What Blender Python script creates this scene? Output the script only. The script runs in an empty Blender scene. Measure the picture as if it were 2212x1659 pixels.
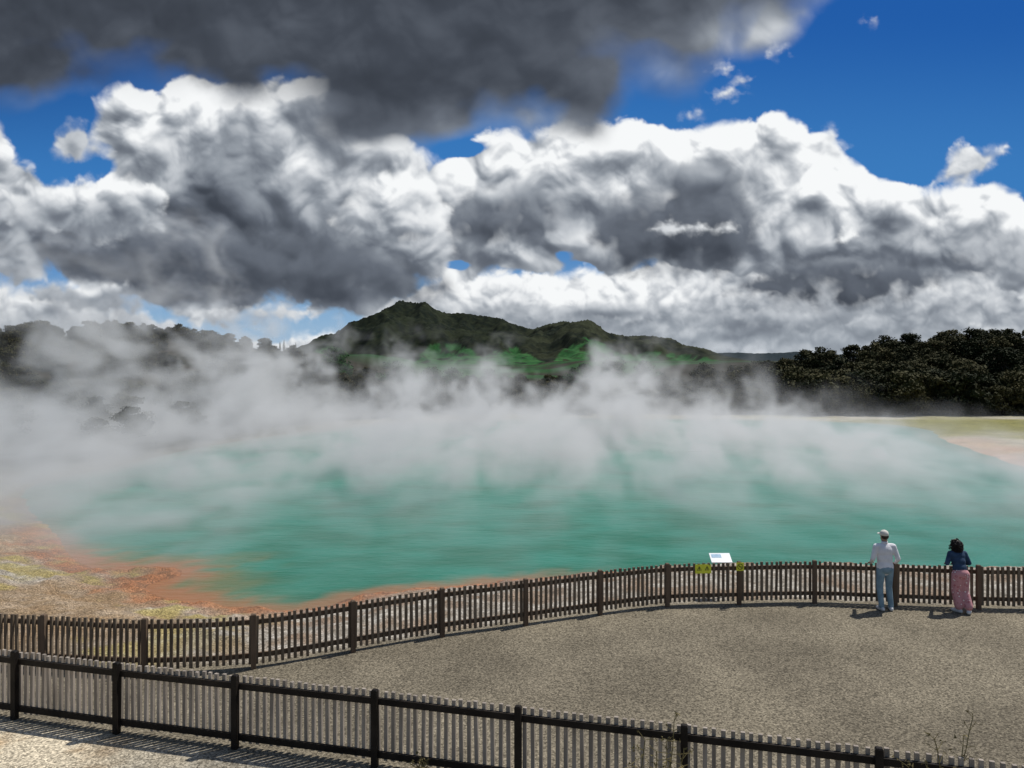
import bpy, math, random, time
import numpy as np
from mathutils import Vector, Matrix
T0=time.time()
random.seed(7); rng=np.random.default_rng(11)
scene=bpy.context.scene
COL=scene.collection
FP=1640.0; HZ=780.0; CX=1106.0; CAMH=5.5
# ------------------------------------------------------------ helpers
def s2l(c):
    c=np.asarray(c,dtype=np.float64)/255.0
    return np.where(c<=0.04045,c/12.92,((c+0.055)/1.055)**2.4)
def new_mesh_obj(name,verts,faces,mats=(),parent=None,smooth=False):
    me=bpy.data.meshes.new(name)
    me.from_pydata([tuple(v) for v in verts],[],[tuple(f) for f in faces])
    for m in mats: me.materials.append(m)
    if smooth: me.polygons.foreach_set('use_smooth',[True]*len(me.polygons))
    me.update()
    ob=bpy.data.objects.new(name,me); COL.objects.link(ob)
    if parent: ob.parent=parent
    return ob
def grid_mesh(name,P,mats=(),smooth=True,color=None,cname='Col'):
    ny,nx,_=P.shape
    me=bpy.data.meshes.new(name)
    me.vertices.add(nx*ny); me.vertices.foreach_set('co',P.reshape(-1).astype(np.float32))
    idx=np.arange(nx*ny).reshape(ny,nx)
    q=np.stack([idx[:-1,:-1],idx[:-1,1:],idx[1:,1:],idx[1:,:-1]],-1).reshape(-1,4)
    n=len(q)
    me.loops.add(n*4); me.loops.foreach_set('vertex_index',q.reshape(-1).astype(np.int32))
    me.polygons.add(n); me.polygons.foreach_set('loop_start',(np.arange(n)*4).astype(np.int32))
    try: me.polygons.foreach_set('loop_total',np.full(n,4,dtype=np.int32))
    except Exception: pass
    me.update(calc_edges=True)
    if smooth: me.polygons.foreach_set('use_smooth',np.ones(n,dtype=bool))
    if color is not None:
        a=me.attributes.new(cname,'FLOAT_COLOR','POINT')
        c=np.ones((nx*ny,4),dtype=np.float32); c[:,:3]=color.reshape(-1,3)
        a.data.foreach_set('color',c.reshape(-1))
    for m in mats: me.materials.append(m)
    ob=bpy.data.objects.new(name,me); COL.objects.link(ob)
    return ob
def empty(name,loc=(0,0,0)):
    e=bpy.data.objects.new(name,None); e.location=loc; e.empty_display_size=.2; COL.objects.link(e); return e
# ------------------------------------------------------------ numpy noise
perm=np.arange(256); rng.shuffle(perm); perm=perm.astype(np.int32)
R1=rng.random(256).astype(np.float32); R2=rng.random(256).astype(np.float32)
GA=(rng.random(256)*2*math.pi); GX=np.cos(GA).astype(np.float32); GY=np.sin(GA).astype(np.float32)
def hsh(ix,iy,seed): return perm[(perm[(ix+seed*17)&255]+iy+seed*31)&255]
def perlin(x,y,seed=0):
    xf=np.floor(x); yf=np.floor(y); xi=xf.astype(np.int32); yi=yf.astype(np.int32)
    fx=(x-xf).astype(np.float32); fy=(y-yf).astype(np.float32)
    u=fx*fx*fx*(fx*(fx*6-15)+10); v=fy*fy*fy*(fy*(fy*6-15)+10)
    def g(dx,dy):
        h=hsh(xi+dx,yi+dy,seed); return GX[h]*(fx-dx)+GY[h]*(fy-dy)
    a=g(0,0);b=g(1,0);c=g(0,1);d=g(1,1)
    return ((a+(b-a)*u)+((c+(d-c)*u)-(a+(b-a)*u))*v)*1.5
def fbm(x,y,seed=0,octv=5,gain=.5):
    s=0;a=1;t=0
    for o in range(octv):
        s=s+a*perlin(x*2**o+o*13.7,y*2**o+o*7.3,seed+o); t+=a; a*=gain
    return s/t*1.6
def billow(x,y,seed=0,octv=6,gain=.5):
    """rounded puffs separated by creases, about -1..1"""
    s=0;a=1;t=0
    for o in range(octv):
        ang=.6*o; xr=x*math.cos(ang)-y*math.sin(ang); yr=x*math.sin(ang)+y*math.cos(ang)
        p=perlin(xr*2.03**o+o*3.7,yr*2.03**o+o*9.3,seed+o)
        s=s+a*(np.sqrt(p*p+.010)*2.4-.75); t+=a; a*=gain
    return s/t*1.6
def sstep(a,b,x):
    t=np.clip((x-a)/(b-a),0,1); return t*t*(3-2*t)
def polysdf(x,y,poly):
    """signed distance, + inside"""
    d=np.full(x.shape,1e12,dtype=np.float32); ins=np.zeros(x.shape,dtype=bool)
    n=len(poly)
    for i in range(n):
        ax,ay=poly[i]; bx,by=poly[(i+1)%n]
        ex,ey=bx-ax,by-ay
        wx=x-ax; wy=y-ay
        t=np.clip((wx*ex+wy*ey)/(ex*ex+ey*ey+1e-9),0,1)
        dd=(wx-ex*t)**2+(wy-ey*t)**2
        d=np.minimum(d,dd)
        if ay!=by:
            c=((ay>y)!=(by>y))&(x<(bx-ax)*(y-ay)/(by-ay)+ax)
            ins^=c
    d=np.sqrt(d)
    return np.where(ins,d,-d)
# ------------------------------------------------------------ node helpers
def nmat(name):
    m=bpy.data.materials.new(name); m.use_nodes=True
    nt=m.node_tree; b=nt.nodes['Principled BSDF']
    return m,nt,b
def L(nt,a,b): nt.links.new(a,b)
def mat(name,c1,c2,scale=5,rough=.8,bump=.2,bscale=30,stretch=None,spec=.3,detail=4):
    m,nt,b=nmat(name)
    tc=nt.nodes.new('ShaderNodeTexCoord'); mp=nt.nodes.new('ShaderNodeMapping')
    if stretch: mp.inputs['Scale'].default_value=stretch
    L(nt,tc.outputs['Object'],mp.inputs['Vector'])
    n=nt.nodes.new('ShaderNodeTexNoise'); n.inputs['Scale'].default_value=scale; n.inputs['Detail'].default_value=detail
    L(nt,mp.outputs[0],n.inputs['Vector'])
    r=nt.nodes.new('ShaderNodeValToRGB'); r.color_ramp.elements[0].position=.35; r.color_ramp.elements[1].position=.65
    r.color_ramp.elements[0].color=(*c1,1); r.color_ramp.elements[1].color=(*c2,1)
    L(nt,n.outputs['Fac'],r.inputs[0]); L(nt,r.outputs[0],b.inputs['Base Color'])
    b.inputs['Roughness'].default_value=rough
    b.inputs['Specular IOR Level'].default_value=spec
    if bump>0:
        n2=nt.nodes.new('ShaderNodeTexNoise'); n2.inputs['Scale'].default_value=bscale; n2.inputs['Detail'].default_value=4
        L(nt,mp.outputs[0],n2.inputs['Vector'])
        bp=nt.nodes.new('ShaderNodeBump'); bp.inputs['Strength'].default_value=bump; bp.inputs['Distance'].default_value=.02
        L(nt,n2.outputs['Fac'],bp.inputs['Height']); L(nt,bp.outputs[0],b.inputs['Normal'])
    return m
# ------------------------------------------------------------ camera
cam=bpy.data.cameras.new('camera'); co=bpy.data.objects.new('camera',cam); COL.objects.link(co)
co.location=(0,0,CAMH); co.rotation_euler=(math.radians(90),0,0)
cam.sensor_width=36; cam.lens=FP/2212*36; cam.shift_y=-(829.5-HZ)/2212
cam.clip_start=.1; cam.clip_end=60000
scene.camera=co
# ------------------------------------------------------------ light
sh=Vector((-.5,-.3,-1))
sl=bpy.data.lights.new('sun','SUN'); sl.energy=4.2; sl.angle=math.radians(.5); sl.color=(1,.955,.88)
so=bpy.data.objects.new('sun',sl); COL.objects.link(so); so.rotation_euler=sh.to_track_quat('-Z','Y').to_euler(); so.location=(20,10,40)
w=bpy.data.worlds.new('World'); scene.world=w; w.use_nodes=True
nt=w.node_tree; bg=nt.nodes['Background']; sk=nt.nodes.new('ShaderNodeTexSky'); sk.sky_type='NISHITA'; sk.sun_disc=False
sk.sun_elevation=math.atan(1/math.hypot(.5,.3)); sk.sun_rotation=math.atan2(.5,.3)
L(nt,sk.outputs[0],bg.inputs[0]); bg.inputs[1].default_value=.09
scene.view_settings.view_transform='Standard'; scene.view_settings.look='None'; scene.view_settings.exposure=0
# ------------------------------------------------------------ sky with clouds (dome section, far beyond the hills)
def build_sky():
    st=2.1
    xs=np.arange(-500,2712,st,dtype=np.float32); ys=np.arange(-220,792,st,dtype=np.float32)
    X0,Y0=np.meshgrid(xs,ys)
    def lerp(a,b,t): return a+(b-a)*t[...,None]
    blue=lerp(s2l((34,92,168)),s2l((60,124,190)),sstep(0,430,Y0))
    blue=lerp(blue,s2l((140,178,210)),sstep(480,745,Y0))
    blue=lerp(blue,s2l((28,70,130)),0.5*sstep(900,0,X0)*sstep(450,100,Y0))
    img=blue
    ramp_t=np.array([0,.15,.35,.55,.75,.9,1.0])
    ramp_c=s2l([(46,51,59),(68,74,84),(103,110,121),(146,153,162),(192,197,203),(226,229,232),(247,249,250)])
    def tone2col(t):
        t=np.clip(t,0,1)
        return np.stack([np.interp(t,ramp_t,ramp_c[:,k]) for k in range(3)],-1)
    def gauss(Xw,Yw,lst):
        s=0
        for (x,y,rx,ry,a) in lst: s=s+a*np.exp(-((Xw-x)/rx)**2-((Yw-y)/ry)**2)
        return s
    def shift(F,dx,dy):
        ix=int(round(dx/st)); iy=int(round(dy/st)); r=np.roll(F,(-iy,-ix),(0,1))
        if iy<0: r[:-iy,:]=F[:-iy,:]
        if ix>0: r[:,-ix:]=F[:,-ix:]
        return r
    def layer(img,poly,base,amp,soft,seed,tone0,tones,gaps=(),light=.3,rim=.2,wisp=0.35,rimw=28,fluff=.6):
        px=[p[0] for p in poly]; py=[p[1] for p in poly]; mg=amp*3+soft*3+40
        i0=max(0,int((min(px)-mg-xs[0])/st)); i1=min(len(xs),int((max(px)+mg-xs[0])/st)+1)
        j0=max(0,int((min(py)-mg-ys[0])/st)); j1=min(len(ys),int((max(py)+mg-ys[0])/st)+1)
        X=X0[j0:j1,i0:i1]; Y=Y0[j0:j1,i0:i1]
        wx=X+base*.16*fbm(X/base,Y/base,seed,2); wy=Y+base*.16*fbm(X/base+40,Y/base+9,seed+3,2)
        B=billow(wx/base,wy/base*1.08,seed+5,6,.50)          # outline
        Bs=billow(wx/base,wy/base*1.08,seed+5,5,.38)         # smoother, for the shading
        pf=fbm(X/base*.9,Y/base*1.1,seed+9,7,.55); ps=fbm(X/base*.9,Y/base*1.1,seed+9,4,.42)
        D=polysdf(X+base*.22*fbm(X/base/1.5+3,Y/base/1.5,seed+5,2),Y+base*.22*fbm(X/base/1.5,Y/base/1.5+7,seed+6,2),poly)
        for (x,y,rx,ry,s) in gaps: D=D-s*np.exp(-((X-x)/rx)**2-((Y-y)/ry)**2)
        E=D+amp*(1.1*B*(1-wisp)+1.5*pf*wisp)
        Es=D+amp*(1.1*Bs*(1-wisp)+1.5*ps*wisp)
        sv=soft*(1+1.8*sstep(-.3,.6,fbm(X/base,Y/base,seed+12,3)))
        al=sstep(-.3*sv,sv,E)
        F=np.clip(Es,-20,70)*.5+Bs*base*.34*fluff+ps*base*.10
        S=0
        for dl,wt in((6,.09),(13,.23),(28,.36),(60,.32)):
            df=F-shift(F,dl*.35,-dl*.94)
            S=S+wt*np.tanh(df/(dl*.70+8))
        wX=X+30*fbm(X/130,Y/130,seed+20,3,.42); wY=Y+24*fbm(X/130+5,Y/130,seed+21,3,.42)
        tn=tone0+gauss(wX,wY,tones)
        hi=np.clip(tn*1.3,.35,1)
        tn=tn+light*S*hi+rim*np.exp(-np.clip(E,0,1e6)/rimw)+.10*fbm(X/110,Y/80,seed+15,4,.45)*hi
        col=tone2col(tn)
        sub=img[j0:j1,i0:i1]
        img[j0:j1,i0:i1]=sub+(col-sub)*al[...,None]
        return img
    img=layer(img,[(-600,640),(-100,610),(100,620),(250,655),(330,690),(470,728),(560,735),(700,712),(760,700),(820,640),(1000,585),(1200,580),(1400,560),(2800,540),(2800,900),(-600,900)],
        56,14,12,1,.62,[(100,640,120,30,.15),(200,690,200,25,-.2),(1280,620,250,35,.16),(1080,600,120,40,.2),(1350,655,120,25,.15),(1600,735,300,14,-.2),(1250,700,200,16,-.15),(2050,700,200,20,-.1),(620,735,120,15,.2)],light=.44)
    img=layer(img,[(1480,700),(1600,668),(1760,660),(1900,675),(1800,712),(1600,725)],38,12,16,31,.38,[(1620,705,160,16,-.15),(1700,668,120,14,.2)],light=.25)
    img=layer(img,[(1180,665),(1280,640),(1400,650),(1440,690),(1330,700),(1200,695)],34,12,14,32,.58,[(1300,692,120,12,-.3),(1330,650,60,15,.2)])
    img=layer(img,[(1900,720),(2050,700),(2300,690),(2500,700),(2300,735),(2000,738)],38,12,16,33,.42,[(2100,703,150,12,.2)],light=.25)
    img=layer(img,[(990,640),(1060,600),(1140,610),(1200,650),(1150,690),(1040,690)],40,12,12,34,.66,[(1080,690,120,16,-.25)],light=.4)
    # main right mass
    img=layer(img,[(900,370),(960,325),(1050,285),(1150,262),(1250,245),(1330,238),(1420,262),(1500,262),(1590,243),(1680,266),(1735,294),(1800,292),(1828,345),(1900,378),(2000,390),(2100,395),(2200,425),(2400,440),(2800,400),(2800,640),(2200,640),(1900,600),(1700,600),(1500,590),(1250,600),(1000,590),(850,560)],
        125,24,9,2,.64,[(1600,285,260,50,.26),(1250,290,200,45,.20),(1050,370,100,50,.18),(1900,420,200,45,.20),(2130,480,110,70,.12),(1400,590,240,40,-.2),(2000,560,300,40,-.22),(1350,400,60,60,.10),(1720,400,90,60,.10),(1300,480,120,60,-.1),(1950,500,140,40,-.14)],
        gaps=[(1225,545,34,20,70),(990,572,26,9,60),(1258,576,26,12,55),(1010,322,46,16,60)],light=.54,rim=.20)
    img=layer(img,[(2015,400),(2040,350),(2055,315),(2080,300),(2105,315),(2120,335),(2175,322),(2180,335),(2130,365),(2090,395)],46,12,12,44,.66,[],wisp=.6)
    img=layer(img,[(1775,330),(1780,285),(1800,270),(1812,300),(1835,320),(1825,350)],40,10,12,45,.72,[],wisp=.6)
    # main left mass
    img=layer(img,[(-600,330),(-200,300),(-20,235),(30,250),(45,330),(90,370),(200,375),(225,350),(190,300),(200,215),(250,175),(330,180),(400,155),(520,165),(620,150),(760,170),(900,300),(960,370),(1000,470),(1010,560),(960,640),(800,672),(600,650),(430,700),(250,660),(80,600),(-100,600),(-600,650)],
        140,28,10,5,.58,[(340,235,150,60,.28),(560,210,140,45,.22),(230,400,120,34,.24),(60,430,130,40,.05),(540,580,330,60,-.40),(760,640,260,34,-.25),(430,450,120,80,-.28),(610,500,140,70,-.18),(250,570,170,40,-.22),(830,420,110,70,.24),(900,540,60,50,.14),(120,520,160,50,-.10),(480,330,80,60,-.12),(700,330,90,40,.10)],
        gaps=[(110,255,85,50,60),(190,365,70,22,60)],light=.54,rim=.20)
    img=layer(img,[(110,300),(150,255),(200,280),(240,330),(210,350),(150,345),(110,330)],50,14,16,47,.58,[],wisp=.6)
    img=layer(img,[(20,410),(110,390),(200,375),(290,385),(350,430),(360,500),(260,520),(120,500),(0,470)],80,22,16,48,.58,[(220,400,120,30,.25),(150,480,120,30,-.15)],light=.4)
    # dark based clouds in front
    img=layer(img,[(150,600),(260,520),(380,470),(470,470),(600,520),(760,520),(900,560),(990,600),(1000,640),(860,665),(640,640),(420,640),(250,630)],
        110,24,34,6,.24,[(480,500,200,25,.10),(850,560,120,30,.10),(700,640,220,20,-.06)],light=.24,rim=.08)
    img=layer(img,[(380,700),(470,665),(600,650),(700,675),(600,700),(460,712)],44,14,16,61,.56,[(520,700,140,10,-.2)])
    img=layer(img,[(40,640),(150,600),(270,610),(330,650),(260,690),(120,680)],50,14,20,62,.44,[(180,612,120,14,.25),(180,680,140,16,-.15)])
    img=layer(img,[(700,470),(760,400),(850,375),(930,400),(960,460),(930,520),(850,540),(760,520)],80,20,22,49,.62,[(850,400,110,26,.22),(850,520,110,26,-.2)],light=.42)
    img=layer(img,[(955,500),(975,430),(1060,385),(1160,390),(1230,420),(1245,470),(1180,525),(1060,545),(980,530)],70,18,28,7,.34,[(1080,395,110,24,.28),(1090,500,110,28,-.12)],light=.30,rim=.10)
    img=layer(img,[(1255,530),(1300,455),(1380,400),(1470,350),(1560,345),(1620,385),(1650,460),(1640,540),(1560,585),(1440,598),(1310,580)],90,24,34,8,.30,[(1500,365,120,26,.2),(1450,550,180,40,-.16),(1620,430,40,60,.08)],light=.26,rim=.08)
    img=layer(img,[(1395,500),(1415,472),(1450,468),(1480,488),(1510,474),(1540,492),(1590,482),(1600,503),(1530,506),(1500,500),(1440,510)],34,9,14,9,.62,[],wisp=.6)
    img=layer(img,[(1800,520),(1815,490),(1845,485),(1855,510),(1830,530)],30,9,14,19,.75,[],wisp=.6)
    img=layer(img,[(1560,640),(1600,595),(1720,560),(1880,545),(2000,560),(2090,600),(2000,640),(1860,664),(1700,664)],72,20,26,10,.24,[(1800,565,160,18,.12),(1800,650,200,20,-.1)],light=.26,rim=.10)
    img=layer(img,[(2080,560),(2180,500),(2300,520),(2450,560),(2300,640),(2160,620)],70,18,24,14,.52,[])
    # big dark cloud overhead
    img=layer(img,[(-600,235),(-100,215),(60,208),(200,200),(300,215),(400,225),(540,245),(620,265),(680,310),(720,345),(800,360),(900,338),(1060,305),(1180,290),(1290,262),(1325,212),(1350,170),(1440,200),(1500,196),(1560,130),(1640,124),(1700,95),(1745,55),(1800,25),(1850,-20),(1900,-300),(-600,-300)],
        190,20,56,12,.13,[(1470,170,110,45,.42),(1650,95,130,45,.50),(1600,30,160,60,.20),(1330,120,140,80,.14),(820,340,200,46,.46),(1100,272,180,42,.46),(640,255,90,40,.24),(380,215,220,26,.26),(100,205,150,20,.14),(1000,60,200,80,.03),(1250,60,200,60,.04),(1790,10,80,60,.5),(620,60,160,80,.07),(250,100,200,50,.05)],light=.18,rim=.14,wisp=.7,rimw=24,gaps=[(1010,318,50,14,50)])
    for i,(x,y,s) in enumerate([(1570,205,30),(1885,48,13),(1560,150,26),(1600,175,16),(1500,250,20),(1680,110,22)]):
        img=layer(img,[(x-s,y),(x-s*.3,y-s*.5),(x+s*.5,y-s*.6),(x+s,y-s*.1),(x+s*.4,y+s*.4),(x-s*.5,y+s*.4)],26,11,26,60+i,.66,[],wisp=.9)
    hz=.30*sstep(640,790,Y0)
    img=img+(s2l((190,200,210))-img)*hz[...,None]
    R=9000.0
    u=(X0-CX)/FP; v=(HZ-Y0)/FP
    d=np.stack([u,np.ones_like(u),v],-1); d/=np.linalg.norm(d,axis=-1,keepdims=True)
    P=d*R; P[...,2]+=CAMH
    m=bpy.data.materials.new('sky_clouds'); m.use_nodes=True; nt=m.node_tree; nt.nodes.clear()
    at=nt.nodes.new('ShaderNodeAttribute'); at.attribute_name='Col'
    em=nt.nodes.new('ShaderNodeEmission'); o=nt.nodes.new('ShaderNodeOutputMaterial')
    L(nt,at.outputs['Color'],em.inputs[0]); L(nt,em.outputs[0],o.inputs[0])
    try: m.cycles.emission_sampling='NONE'
    except Exception as e: print(e)
    grid_mesh('sky',P,[m],True,np.clip(img,0,1))
build_sky()
print('sky',time.time()-T0)
# ------------------------------------------------------------ terrain
def catmull(pts,n=8,closed=True):
    out=[];N=len(pts)
    for i in range(N if closed else N-1):
        p0,p1,p2,p3=[np.array(pts[(i+k-1)%N] if closed else pts[min(max(i+k-1,0),N-1)],float) for k in range(4)]
        for j in range(n):
            t=j/n
            out.append(tuple(.5*((2*p1)+(-p0+p2)*t+(2*p0-5*p1+4*p2-p3)*t*t+(-p0+3*p1-3*p2+p3)*t**3)))
    if not closed: out.append(tuple(pts[-1]))
    return out
POOL=catmull([(-10.4,21.9),(-9.9,23.0),(-10.6,24.0),(-12.6,23.7),(-13.6,24.4),(-14.9,25.8),(-17,28.5),(-21.5,34),(-25,40),(-24,47),(-22.5,58),(-15,75),(0,84),(20,84.5),(36,80),(38.5,72),(35,63),(32.5,53),(31,45),(32,36),(24,27),(16.2,24.2),(13.1,24.1),(8.8,24.4),(5.0,24.1),(2.8,23.4),(.6,22.8),(-2.7,21.7),(-4.3,21.1),(-5.1,20.2),(-6.2,19.9),(-7.8,20.4),(-9.3,20.9)],6)
FF=[(-14.3,14.9),(-12.3,14.35),(-10.3,13.9),(-8.35,13.62),(-6.46,13.42),(-4.64,13.64),(-3.03,14.4),(-1.42,15.2),(.26,15.85),(1.88,16.5),(3.46,17.05),(5.12,17.2),(6.87,17.3),(8.6,17.1),(10.35,16.9),(12.2,16.8),(14.1,16.75),(16,16.75)]
NF=[(-11.5,12.75),(-9.6,12.25),(-7.62,11.75),(-5.82,11.3),(-3.91,10.86),(-1.84,10.38),(.10,9.89),(2.13,9.38),(4.25,8.83),(6.3,8.3),(8.3,7.8),(10.3,7.3)]
def graded(a,b,step,growth=1.12):
    out=[];x=a;s=step
    sg=1 if b>a else -1
    while (b-x)*sg>0:
        x+=sg*s; s*=growth; out.append(x)
    return out
def terr_z(X,Y,sd):
    near=sstep(60,30,Y)
    z=-1.03+1.03*sstep(0,5.3,sd)*near*1.0
    bank=.13*sstep(0,.5,sd)
    z=z+bank*(1-sstep(0,5.3,sd))*near
    z=z+(1-near)*.20*sstep(0,3,sd)
    z=np.where(sd<0,-1.03-np.clip(-sd,0,3)*.25,z)
    lump=fbm(X*.9,Y*.9,3,5)*.14+fbm(X*3.1,Y*3.1,8,3)*.05
    z=z+lump*sstep(.0,.6,sd)*sstep(5.4,4.2,sd)*near
    z=z+7.5*sstep(30,84,X)*sstep(88,135,Y)*1.0*sstep(2,30,sd)
    dl=np.clip(sd-4,0,None)
    lw=sstep(-20,-75,X)*sstep(30,60,Y)
    z=z+lw*np.minimum(dl*.13,10.5)*(1+.15*fbm(X/30,Y/30,5,3))*sstep(900,400,Y)
    z=z+sstep(120,400,Y)*(fbm(X/220,Y/220,9,4)*3-2.5)
    return z
def ground_z(x,y):
    a=np.array([[float(x)]],dtype=np.float64); b=np.array([[float(y)]])
    sd=-polysdf(a,b,POOL); return float(terr_z(a,b,sd)[0,0])
def build_ground():
    xr=list(np.arange(-19,19.01,.11)); xl=graded(xr[0],-6500,.15,1.09)[::-1]; xh=graded(xr[-1],6500,.15,1.09)
    xs=np.array(xl+xr+xh)
    yr=list(np.arange(5,27,.11)); y0=graded(yr[0],-60,.3,1.2)[::-1]; y1=list(np.arange(27.3,130,.8)); y2=graded(y1[-1],9500,1,1.07)
    ys=np.array(y0+yr+y1+y2)
    X,Y=np.meshgrid(xs,ys)
    sd=-polysdf(X,Y,POOL)
    Z=terr_z(X,Y,sd)
    def C(*c): return np.array(c,float)
    def mix(a,b,t): return a+(b-a)*t[...,None]
    n1=fbm(X*.8,Y*.8,21,5); n2=fbm(X*3,Y*3,22,4); n3=fbm(X*.25,Y*.25,23,3)
    sint=mix(C(.24,.21,.17),C(.42,.39,.34),sstep(-.3,.4,n2))
    sint=mix(sint,C(.22,.15,.10),.75*sstep(-.1,.4,n1))
    lm=sstep(-4,-8,X)
    sint=mix(sint,C(.25,.165,.085),.7*lm*sstep(-.7,.1,n3+n2*.3))
    sint=mix(sint,C(.31,.26,.09),.7*lm*sstep(.15,.4,n1*.6-n3*.6))
    orange=mix(C(.33,.145,.07),C(.22,.11,.06),sstep(-.3,.4,n2))
    ow=sstep(1.9,.4,sd+n1*1.3+1.1*sstep(0,6,X)*1.2+.1*lm)*sstep(34,26,Y)
    col=mix(sint,orange,ow*.92)
    grav=mix(C(.165,.143,.105),C(.205,.178,.130),sstep(-.4,.4,n3+.4*n1))
    gw=sstep(4.3,4.9,sd+n1*.25)*sstep(28,22,Y)
    ffx=np.array([p[0] for p in FF]); ffy=np.array([p[1] for p in FF])
    fy=np.interp(X,ffx,ffy)
    gw=gw*sstep(.5,.1,Y-fy+n2*.1)
    col=mix(col,grav,gw)
    nfx=np.array([p[0] for p in NF]); nfy=np.array([p[1] for p in NF]); ny=np.interp(X,nfx,nfy,left=13.3)
    path=mix(C(.23,.205,.16),C(.29,.265,.215),sstep(-.3,.4,n2))
    pale=mix(C(.54,.47,.35),C(.34,.24,.14),sstep(.05,.4,n1))
    path=mix(path,pale,sstep(-4.6,-6.2,X+n1*.8))
    col=mix(col,path,sstep(.05,.35,ny-Y))
    far=sstep(30,48,Y)
    farc=mix(C(.016,.018,.009),C(.034,.028,.018),sstep(-.4,.4,fbm(X/6,Y/6,25,4)))
    flat=mix(C(.36,.33,.26),C(.28,.26,.14),sstep(-.2,.3,fbm(X/9,Y/5,26,4)))
    pink=C(.46,.30,.23)
    flat=mix(flat,pink,.8*sstep(5,1,sd+2*n3)*sstep(25,32,X)*sstep(66,58,Y))
    flat=mix(flat,C(.20,.19,.06),sstep(28,34,X)*sstep(62,70,Y)*sstep(84,80,Y))
    fw=sstep(8,4,sd+2*fbm(X/8,Y/8,27,3))*sstep(-30,-10,X)
    fw=np.maximum(fw,sstep(26,34,X)*sstep(90,86,Y+2*n3))
    fw=np.maximum(fw,.5*sstep(3,1,sd))
    ff=mix(farc,flat,fw)
    gr=mix(C(.014,.060,.015),C(.026,.080,.022),sstep(-.3,.3,fbm(X/60,Y/60,28,3)))
    ff=mix(ff,gr,sstep(250,400,Y)*sstep(-.25,-.05,fbm(X/160,Y/160,29,3)))
    col=mix(col,ff,far)
    m,nt,b=nmat('ground_gravel_and_sinter')
    at=nt.nodes.new('ShaderNodeAttribute'); at.attribute_name='Col'
    tc=nt.nodes.new('ShaderNodeTexCoord')
    n=nt.nodes.new('ShaderNodeTexNoise'); n.inputs['Scale'].default_value=26; n.inputs['Detail'].default_value=5; n.inputs['Roughness'].default_value=.8
    L(nt,tc.outputs['Object'],n.inputs['Vector'])
    v=nt.nodes.new('ShaderNodeTexVoronoi'); v.inputs['Scale'].default_value=38; L(nt,tc.outputs['Object'],v.inputs['Vector'])
    n2_=nt.nodes.new('ShaderNodeTexNoise'); n2_.inputs['Scale'].default_value=.6; n2_.inputs['Detail'].default_value=5; L(nt,tc.outputs['Object'],n2_.inputs['Vector'])
    mr=nt.nodes.new('ShaderNodeMapRange'); mr.inputs[1].default_value=.3; mr.inputs[2].default_value=.7; mr.inputs[3].default_value=.35; mr.inputs[4].default_value=1.6
    L(nt,n.outputs['Fac'],mr.inputs[0])
    mr2=nt.nodes.new('ShaderNodeMapRange'); mr2.inputs[1].default_value=.35; mr2.inputs[2].default_value=.65; mr2.inputs[3].default_value=.86; mr2.inputs[4].default_value=1.12
    L(nt,n2_.outputs['Fac'],mr2.inputs[0])
    sx=nt.nodes.new('ShaderNodeSeparateColor'); L(nt,v.outputs['Color'],sx.inputs[0])
    mr3=nt.nodes.new('ShaderNodeMapRange'); mr3.inputs[3].default_value=.45; mr3.inputs[4].default_value=1.5; L(nt,sx.outputs[0],mr3.inputs[0])
    a=nt.nodes.new('ShaderNodeMath'); a.operation='MULTIPLY'; L(nt,mr.outputs[0],a.inputs[0]); L(nt,mr2.outputs[0],a.inputs[1])
    a2=nt.nodes.new('ShaderNodeMath'); a2.operation='MULTIPLY'; L(nt,a.outputs[0],a2.inputs[0]); L(nt,mr3.outputs[0],a2.inputs[1])
    vm=nt.nodes.new('ShaderNodeVectorMath'); vm.operation='SCALE'; L(nt,at.outputs['Color'],vm.inputs[0]); L(nt,a2.outputs[0],vm.inputs['Scale'])
    L(nt,vm.outputs[0],b.inputs['Base Color']); b.inputs['Roughness'].default_value=.95; b.inputs['Specular IOR Level'].default_value=.1
    bp=nt.nodes.new('ShaderNodeBump'); bp.inputs['Strength'].default_value=.6; bp.inputs['Distance'].default_value=.03
    L(nt,n.outputs['Fac'],bp.inputs['Height']); L(nt,bp.outputs[0],b.inputs['Normal'])
    P=np.stack([X,Y,Z],-1)
    grid_mesh('ground',P,[m],True,col)
build_ground()
print('ground',time.time()-T0)
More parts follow.
